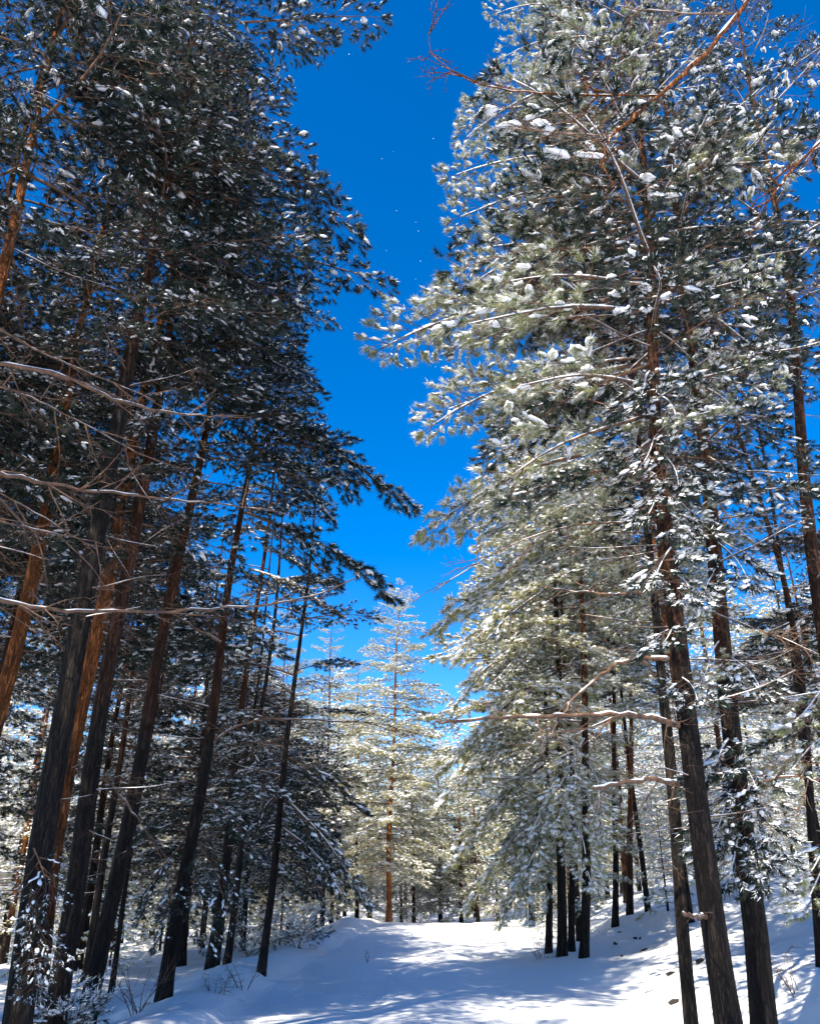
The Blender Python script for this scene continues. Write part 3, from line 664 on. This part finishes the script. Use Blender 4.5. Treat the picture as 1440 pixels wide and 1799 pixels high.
for i, ((x, y, h), s) in enumerate(zip(fillR, posR)):
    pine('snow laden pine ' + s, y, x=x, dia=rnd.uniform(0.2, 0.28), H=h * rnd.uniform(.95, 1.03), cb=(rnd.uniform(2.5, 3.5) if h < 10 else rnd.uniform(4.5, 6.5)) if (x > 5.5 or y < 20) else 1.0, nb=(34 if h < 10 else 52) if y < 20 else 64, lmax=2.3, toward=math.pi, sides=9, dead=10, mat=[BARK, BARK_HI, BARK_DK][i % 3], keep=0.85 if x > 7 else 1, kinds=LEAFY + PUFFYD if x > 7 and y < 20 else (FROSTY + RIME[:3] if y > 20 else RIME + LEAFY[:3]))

# centre tree
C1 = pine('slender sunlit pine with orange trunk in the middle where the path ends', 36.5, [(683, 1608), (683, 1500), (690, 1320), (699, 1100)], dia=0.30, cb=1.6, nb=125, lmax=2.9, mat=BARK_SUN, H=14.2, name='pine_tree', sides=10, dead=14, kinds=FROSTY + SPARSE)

cent = [(-3.6, 38.5, 13.2, 'tall yellow green pine full of sun just left of the slender middle pine'), (-5.6, 36.0, 13.5, 'sunlit pine rising behind the end of the dark left row'), (-2.4, 42.5, 12.5, 'sunny pine peeping over the shoulder of the slender middle pine'),
        (-7.2, 39.5, 13.5, 'sunlit crown glimpsed through the dark left row'), (5.0, 37.0, 11.5, 'white rimed pine at the bend of the path on the right'), (6.9, 35.5, 12.0, 'white rimed pine behind the bend on the right'), (1.6, 49.0, 9.5, 'shaded pine closing the path beyond the crest, right of the middle pine'), (0.2, 46.0, 10.0, 'dusky pine right behind the slender middle pine'), (3.4, 47.0, 9.5, 'rimed pine beyond the crest under the blue gap')]
for x, y, h, lab in cent:
    pine(lab, y, x=x, dia=0.26, H=h, cb=0.8, nb=88, lmax=2.5, mat=BARK_HI, sides=8, dead=4, kinds=FROSTY + SPARSE if x < 0 or x > 4 else RIME + SPARSE)

# ------------------------------------------------------------------ far forest: crown + trunk
CR = []
def crown_mesh(seed, H, cb, nb, lmax, nn=9, nw=0.022, snow_p=0.6, needle=NEEDLE_FAR_LIT, blob=1.5, gap=0.34):
    rg = random.Random(seed); mb = MB(); az = rg.uniform(0, 6)
    for i in range(nb):
        f = (i + rg.random()) / nb; z = cb + (H - 0.2 - cb) * f
        az += 2.39996 + rg.uniform(-0.5, 0.5)
        prof = (0.7 + 0.3 * math.sin(min(1, f * 2) * math.pi / 2)) * (1 - max(0, f - 0.2) / 0.8 * 0.85)
        L = lmax * prof * rg.uniform(0.7, 1.2); el = -0.12 + 0.55 * f + rg.uniform(-0.15, 0.15)
        d = Vector((math.cos(az) * math.cos(el), math.sin(az) * math.cos(el), math.sin(el)))
        M = Matrix.Translation((0, 0, z)) @ basis(d, rg.uniform(-.3, .3)).to_4x4()
        leafy(seed * 1000 + i, max(L, 0.4), nn=nn, nl=0.13, nw=nw, snow_p=snow_p, blob=blob, gap=gap, wood_sides=3, white=0.4, mb=mb, sb=mb, M=M, snow_mat=2, spread=0.40, start=0.25)
    return mb.mesh('crown', [TWIG, needle, SNOW])
HH = 13.0
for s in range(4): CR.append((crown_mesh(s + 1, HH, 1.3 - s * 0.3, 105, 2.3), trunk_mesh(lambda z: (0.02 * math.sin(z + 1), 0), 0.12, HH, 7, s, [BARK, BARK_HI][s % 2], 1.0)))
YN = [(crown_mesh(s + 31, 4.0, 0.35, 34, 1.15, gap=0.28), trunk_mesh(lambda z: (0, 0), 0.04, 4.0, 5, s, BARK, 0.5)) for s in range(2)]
FAR = []; BASES = []
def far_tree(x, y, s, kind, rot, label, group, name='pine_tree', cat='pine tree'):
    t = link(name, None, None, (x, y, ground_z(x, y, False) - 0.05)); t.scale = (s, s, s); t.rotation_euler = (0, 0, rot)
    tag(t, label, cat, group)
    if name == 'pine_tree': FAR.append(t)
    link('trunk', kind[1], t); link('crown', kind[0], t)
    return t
rf = random.Random(11)
nfar = 0
y = 33.0
while y < 96:
    x = -0.62 * y - 6
    while x < 0.62 * y + 8:
        xx, yy = x + rf.uniform(-1.1, 1.1), y + rf.uniform(-1.2, 1.2)
        x += 3.3 + (y - 33) * 0.035
        pc = path_c(yy)
        if abs(pix(Vector((xx, yy, 2.5)))[0] - 720) > 930: continue
        if abs(xx - pc) < 3.4 and yy < 46: continue
        if yy < 36 and abs(xx) < 8: continue
        if yy < 41 and abs(xx + 0.9) < 2.2: continue
        side = 'left' if xx < -6 else ('right' if xx > 8 else 'centre')
        d = 'near' if yy < 52 else 'deep'
        lab = {('left', 'near'): 'sunlit snowy pine seen between the dark trunks on the left', ('left', 'deep'): 'distant pine of the sunlit wood far behind the left trunks',
               ('right', 'near'): 'pale snowy pine on the slope seen between the trunks on the right', ('right', 'deep'): 'distant pine of the wood far up the right slope',
               ('centre', 'near'): 'hazy snow dusted pine in the stand just beyond the crest of the path', ('centre', 'deep'): 'distant pine closing the view behind the path crest'}[(side, d)]
        sc = rf.uniform(0.78, 1.05) * (0.86 if side == 'centre' and xx > -1 else 1)
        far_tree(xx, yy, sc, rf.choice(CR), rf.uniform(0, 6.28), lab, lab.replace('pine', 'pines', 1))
        nfar += 1
    y += 3.4 + (y - 33) * 0.03
# second-row woods to the sides, between the near stand and the far wood
for (x, y) in [(-13, 24), (-16, 27.5), (-12.5, 29.5), (-19, 22.5), (-8.0, 31.5), (-15, 32), (-20, 29), (13.5, 21), (13, 28), (16, 25), (10.5, 29.5), (17, 31)]:
    side = 'left' if x < 0 else 'right'
    far_tree(x, y, rf.uniform(0.9, 1.08) * (0.72 if x > 12 else 1), rf.choice(CR), rf.uniform(0, 6.28), f'mid distance snowy pine in the {side} wood behind the front row', f'mid distance pines in the {side} wood')
young = [(-6.4, 20.5, .62), (-9.0, 23.5, .8), (-5.0, 26.2, .6), (-11.5, 19.0, .8), (-7.6, 29.0, .9), (-13.5, 25.0, 1.0), (-3.9, 28.5, .5), (6.6, 24.0, .8), (9.0, 17.5, .75), (5.4, 30.5, .8), (11, 21, .9), (3.9, 26.0, .55), (-4.6, 33.8, 1.0), (5.3, 35, 1.0)]
wy = ['beside the slim left trunks', 'far back between the left trunks', 'left of the path behind the shoulder pine', 'near the left edge behind dark trunks', 'deep in the left wood before the crest', 'farthest back at left', 'by the left rim of the path', 'behind the clump on the right',
      'on the bank behind the straight dark pine', 'at the right rim near the path end', 'high on the right bank', 'at the foot of the clump right of the path', 'left of the orange trunk in the middle', 'right where the path bends away']
for i, ((x, y, s), w_) in enumerate(zip(young, wy)):
    far_tree(x, y, s, YN[i % 2], rf.uniform(0, 6.28), 'young bushy snow covered pine ' + w_, 'young pines', 'young_pine', 'young pine')

LAND = [(20, 'the left edge'), (95, 'the thickest dark trunk'), (150, 'the leaning slender brown trunk'), (290, 'the lone dark trunk'), (368, 'the orange glowing left trunk'), (400, 'the straight slim left trunk'), (460, 'the shoulder pine'),
        (560, 'the dark left row end'), (683, 'the slender middle pine'), (780, 'the blue gap'), (870, 'the bend of the path'), (985, 'the clump right of the path'), (1030, 'the orange banded trunk'), (1106, 'the reddish slope pine'), (1180, 'the slim grey pine'), (1235, 'the big rough trunk'), (1310, 'the straight dark right trunk'), (1432, 'the curved right stem')]
ORD = ['nearest', 'second', 'third', 'fourth', 'fifth', 'sixth', 'seventh', 'eighth', 'ninth', 'tenth']
slots = {}
for t in FAR:
    px = pix(Vector((t.location.x, t.location.y, t.location.z + 1.5)))[0]
    if px < -60 or px > 1500:
        t['label'] = 'far snowy pine at the %s frame edge' % ('left' if px < 0 else 'right'); t['group'] = 'pines along the frame edges'; continue
    lx, nm = min(LAND, key=lambda q: abs(q[0] - px))
    slots.setdefault((nm, 'left' if px < lx else 'right'), []).append(t)
for (nm, sd), ts in slots.items():
    ts.sort(key=lambda t: t.location.y)
    for k, t in enumerate(ts):
        t['group'] = 'sunlit pines of the wood behind'
        where = 'just %s of %s' % (sd, nm)
        if len(ts) == 1: t['label'] = 'only far snowy pine seen ' + where
        elif k < len(ts) - 1 and k < 9: t['label'] = '%s from front of far pines %s' % (ORD[k], where)
        else: t['label'] = 'farthest of the far pines ' + where

# unseen pines added left of and behind the camera to shade the left crowns
for i, (x, y) in enumerate([(-8.5, 5.5), (-6.0, 2.0), (-10.5, 7.5), (-10.5, 3.0), (-4.2, -1.5), (-7.5, -2.5), (-4.6, -5.5), (-8.0, -7.0), (-11.5, -2.0)]):
    pine('unseen pine added outside the left edge to shade the left crowns', y, x=x, dia=0.3, H=16.5, cb=6.0, nb=60, lmax=2.6, sides=8, dead=0, group='shade pines added outside the left edge')

# ------------------------------------------------------------------ small things on the snow
def bush(name, label, px, py, Y, h, n, seed, snowy=True, group=None):
    p = P(px, py, Y); z = ground_z(p.x, Y); rg = np.random.default_rng(seed)
    t = link(name, None, None, (p.x, Y, z - 0.02)); tag(t, label, 'bush' if snowy else 'dry stems', group)
    for k in range(n):
        mb, sb = MB(), MB()
        az = rg.uniform(0, 6.28); el = R(rg.uniform(50, 85) if not snowy else rg.uniform(25, 80))
        d = Vector((math.cos(az) * math.cos(el), math.sin(az) * math.cos(el), math.sin(el)))
        M = Matrix.Translation((rg.uniform(-.1, .1), rg.uniform(-.1, .1), 0)) @ basis(d).to_4x4()
        if snowy:
            leafy(int(rg.integers(1e6)), h * rg.uniform(.7, 1.1), nn=30, snow_p=.45, blob=.7, gap=.10, white=.5, mb=mb, sb=sb, M=M, start=.3)
            o = link('branch', mb.mesh('bush_branch', WN), t); link('snow', sb.mesh('bush_snow', [SNOW]), o)['kind'] = 'stuff'
        else:
            bare(int(rg.integers(1e6)), h * rg.uniform(.6, 1.1), 4, mb, sb, M, .8, snow=False)
            link('stem', mb.mesh('dry_stem', [TWIG]), t)
    return t
bush('snowy_bush', 'low snow covered bush at the foot of the dark trunks in the bottom left corner', 105, 1790, 10.6, 0.6, 12, 1)
bush('snowy_bush', 'small bluish snowy bush under the foliage right of the shoulder pine', 525, 1655, 21, 0.9, 8, 2)
bush('snowy_bush', 'snowy shrub in the wood between the slim trunks at left', 440, 1665, 24, 1.1, 8, 3)
bush('dry_weed', 'thin dry stems poking from the snow left of the lone dark trunk', 235, 1780, 12.5, 0.75, 7, 4, False)
bush('dry_weed', 'dry stems poking from the snow below the orange glowing trunk', 378, 1765, 13.4, 0.35, 6, 5, False)
bush('dry_weed', 'single tall dry stalk left of the shoulder pine', 422, 1748, 14.2, 0.8, 3, 6, False)
bush('dry_weed', 'little dark twig sticking out of the open snow on the path', 640, 1702, 19.5, 0.22, 2, 7, False)
bush('dry_weed', 'dry stems beside the snow at the far right edge', 1408, 1770, 11.5, 0.6, 5, 8, False)
bush('dry_weed', 'pale dry grass stems at the right rim where the path crests', 868, 1618, 33, 0.7, 9, 9, False)
bush('dry_weed', 'low dry stems in front of the clump on the right', 948, 1668, 19.5, 0.5, 6, 10, False)
CHIP = newmat('dark_chip'); CHIP[2].inputs['Base Color'].default_value = (0.03, 0.022, 0.018, 1); CHIP[2].inputs['Roughness'].default_value = 0.95; CHIP = CHIP[0]
chips = [(1080, 1660, 'largest of the dark pieces nearest the clump'), (1092, 1682, 'below the largest one, nearer the path'), (1132, 1670, 'upright one to the right'), (1117, 1650, 'small one of the upper pair at left'), (1124, 1650, 'small one of the upper pair at right'),
         (1052, 1640, 'topmost by the orange banded trunk'), (1070, 1638, 'small one at the top of the scatter'), (1088, 1640, 'thin one beside the top pieces'), (1176, 1714, 'left of the slim grey pine, low down'), (1230, 1690, 'between the slim and the big trunk'), (1180, 1765, 'lowest, near the foot of the slim grey pine')]
for i, (px, py, s) in enumerate(chips):
    # march the pixel ray to the ground
    Yg = 9.0
    while Yg < 40:
        p = P(px, py, Yg)
        if p.z < ground_z(p.x, p.y): break
        Yg += 0.05
    rg = np.random.default_rng(300 + i); mb = MB(); ln = [0.17, .13, .14, .07, .07, .06, .06, .06, .1, .2, .12][i]
    v, f = ICO[1]; v = v * np.array([ln, ln * 0.3, 0.03]); v = v * (1 + 0.4 * np.sin(v @ rg.normal(size=3) * 30)[:, None])
    mb.add(v, f, 0, False)
    o = link('dark_piece', mb.mesh('dark_piece', [CHIP])); o.location = (p.x, p.y, ground_z(p.x, p.y) + 0.02); o.rotation_euler = (rg.uniform(.2, .7), rg.uniform(-.3, .3), rg.uniform(0.3, 1.4))  # small flat dark lumps lying on the snow
    tag(o, 'dark piece on the right bank, ' + s, 'bark piece', 'dark pieces on the right bank')

# drifting snowflakes in the air over the path
mb = MB(); rg = np.random.default_rng(9)
for i in range(26):
    p = P(rg.uniform(500, 800), rg.uniform(60, 700), rg.uniform(4, 7)); v, f = ICO[1]
    mb.add(np.array(p) + v * rg.uniform(0.002, 0.0045), f, 0, True)
tag(link('drifting_snow', mb.mesh('drifting_snow', [SNOW])), 'a few tiny snow crystals drifting in the blue gap above the path', 'snow', kind='stuff')

# snow banked against the nearer trunks
for o in list(S.objects):
    if o.get('category') == 'pine tree' and 5 < o.location.y < 30 and abs(o.location.x) < 14:
        BASES.append((o.location.x, o.location.y))
co = np.empty(len(gm.vertices) * 3, dtype=np.float32); gm.vertices.foreach_get('co', co); co = co.reshape(-1, 3)
for bx, by in BASES:
    d2 = (co[:, 0] - bx) ** 2 + (co[:, 1] - by) ** 2
    co[:, 2] += 0.10 * np.exp(-d2 / 0.22) - 0.05 * np.exp(-d2 / 0.05)
gm.vertices.foreach_set('co', co.ravel()); gm.update()
print('far trees', nfar, 'objects', len(S.objects))
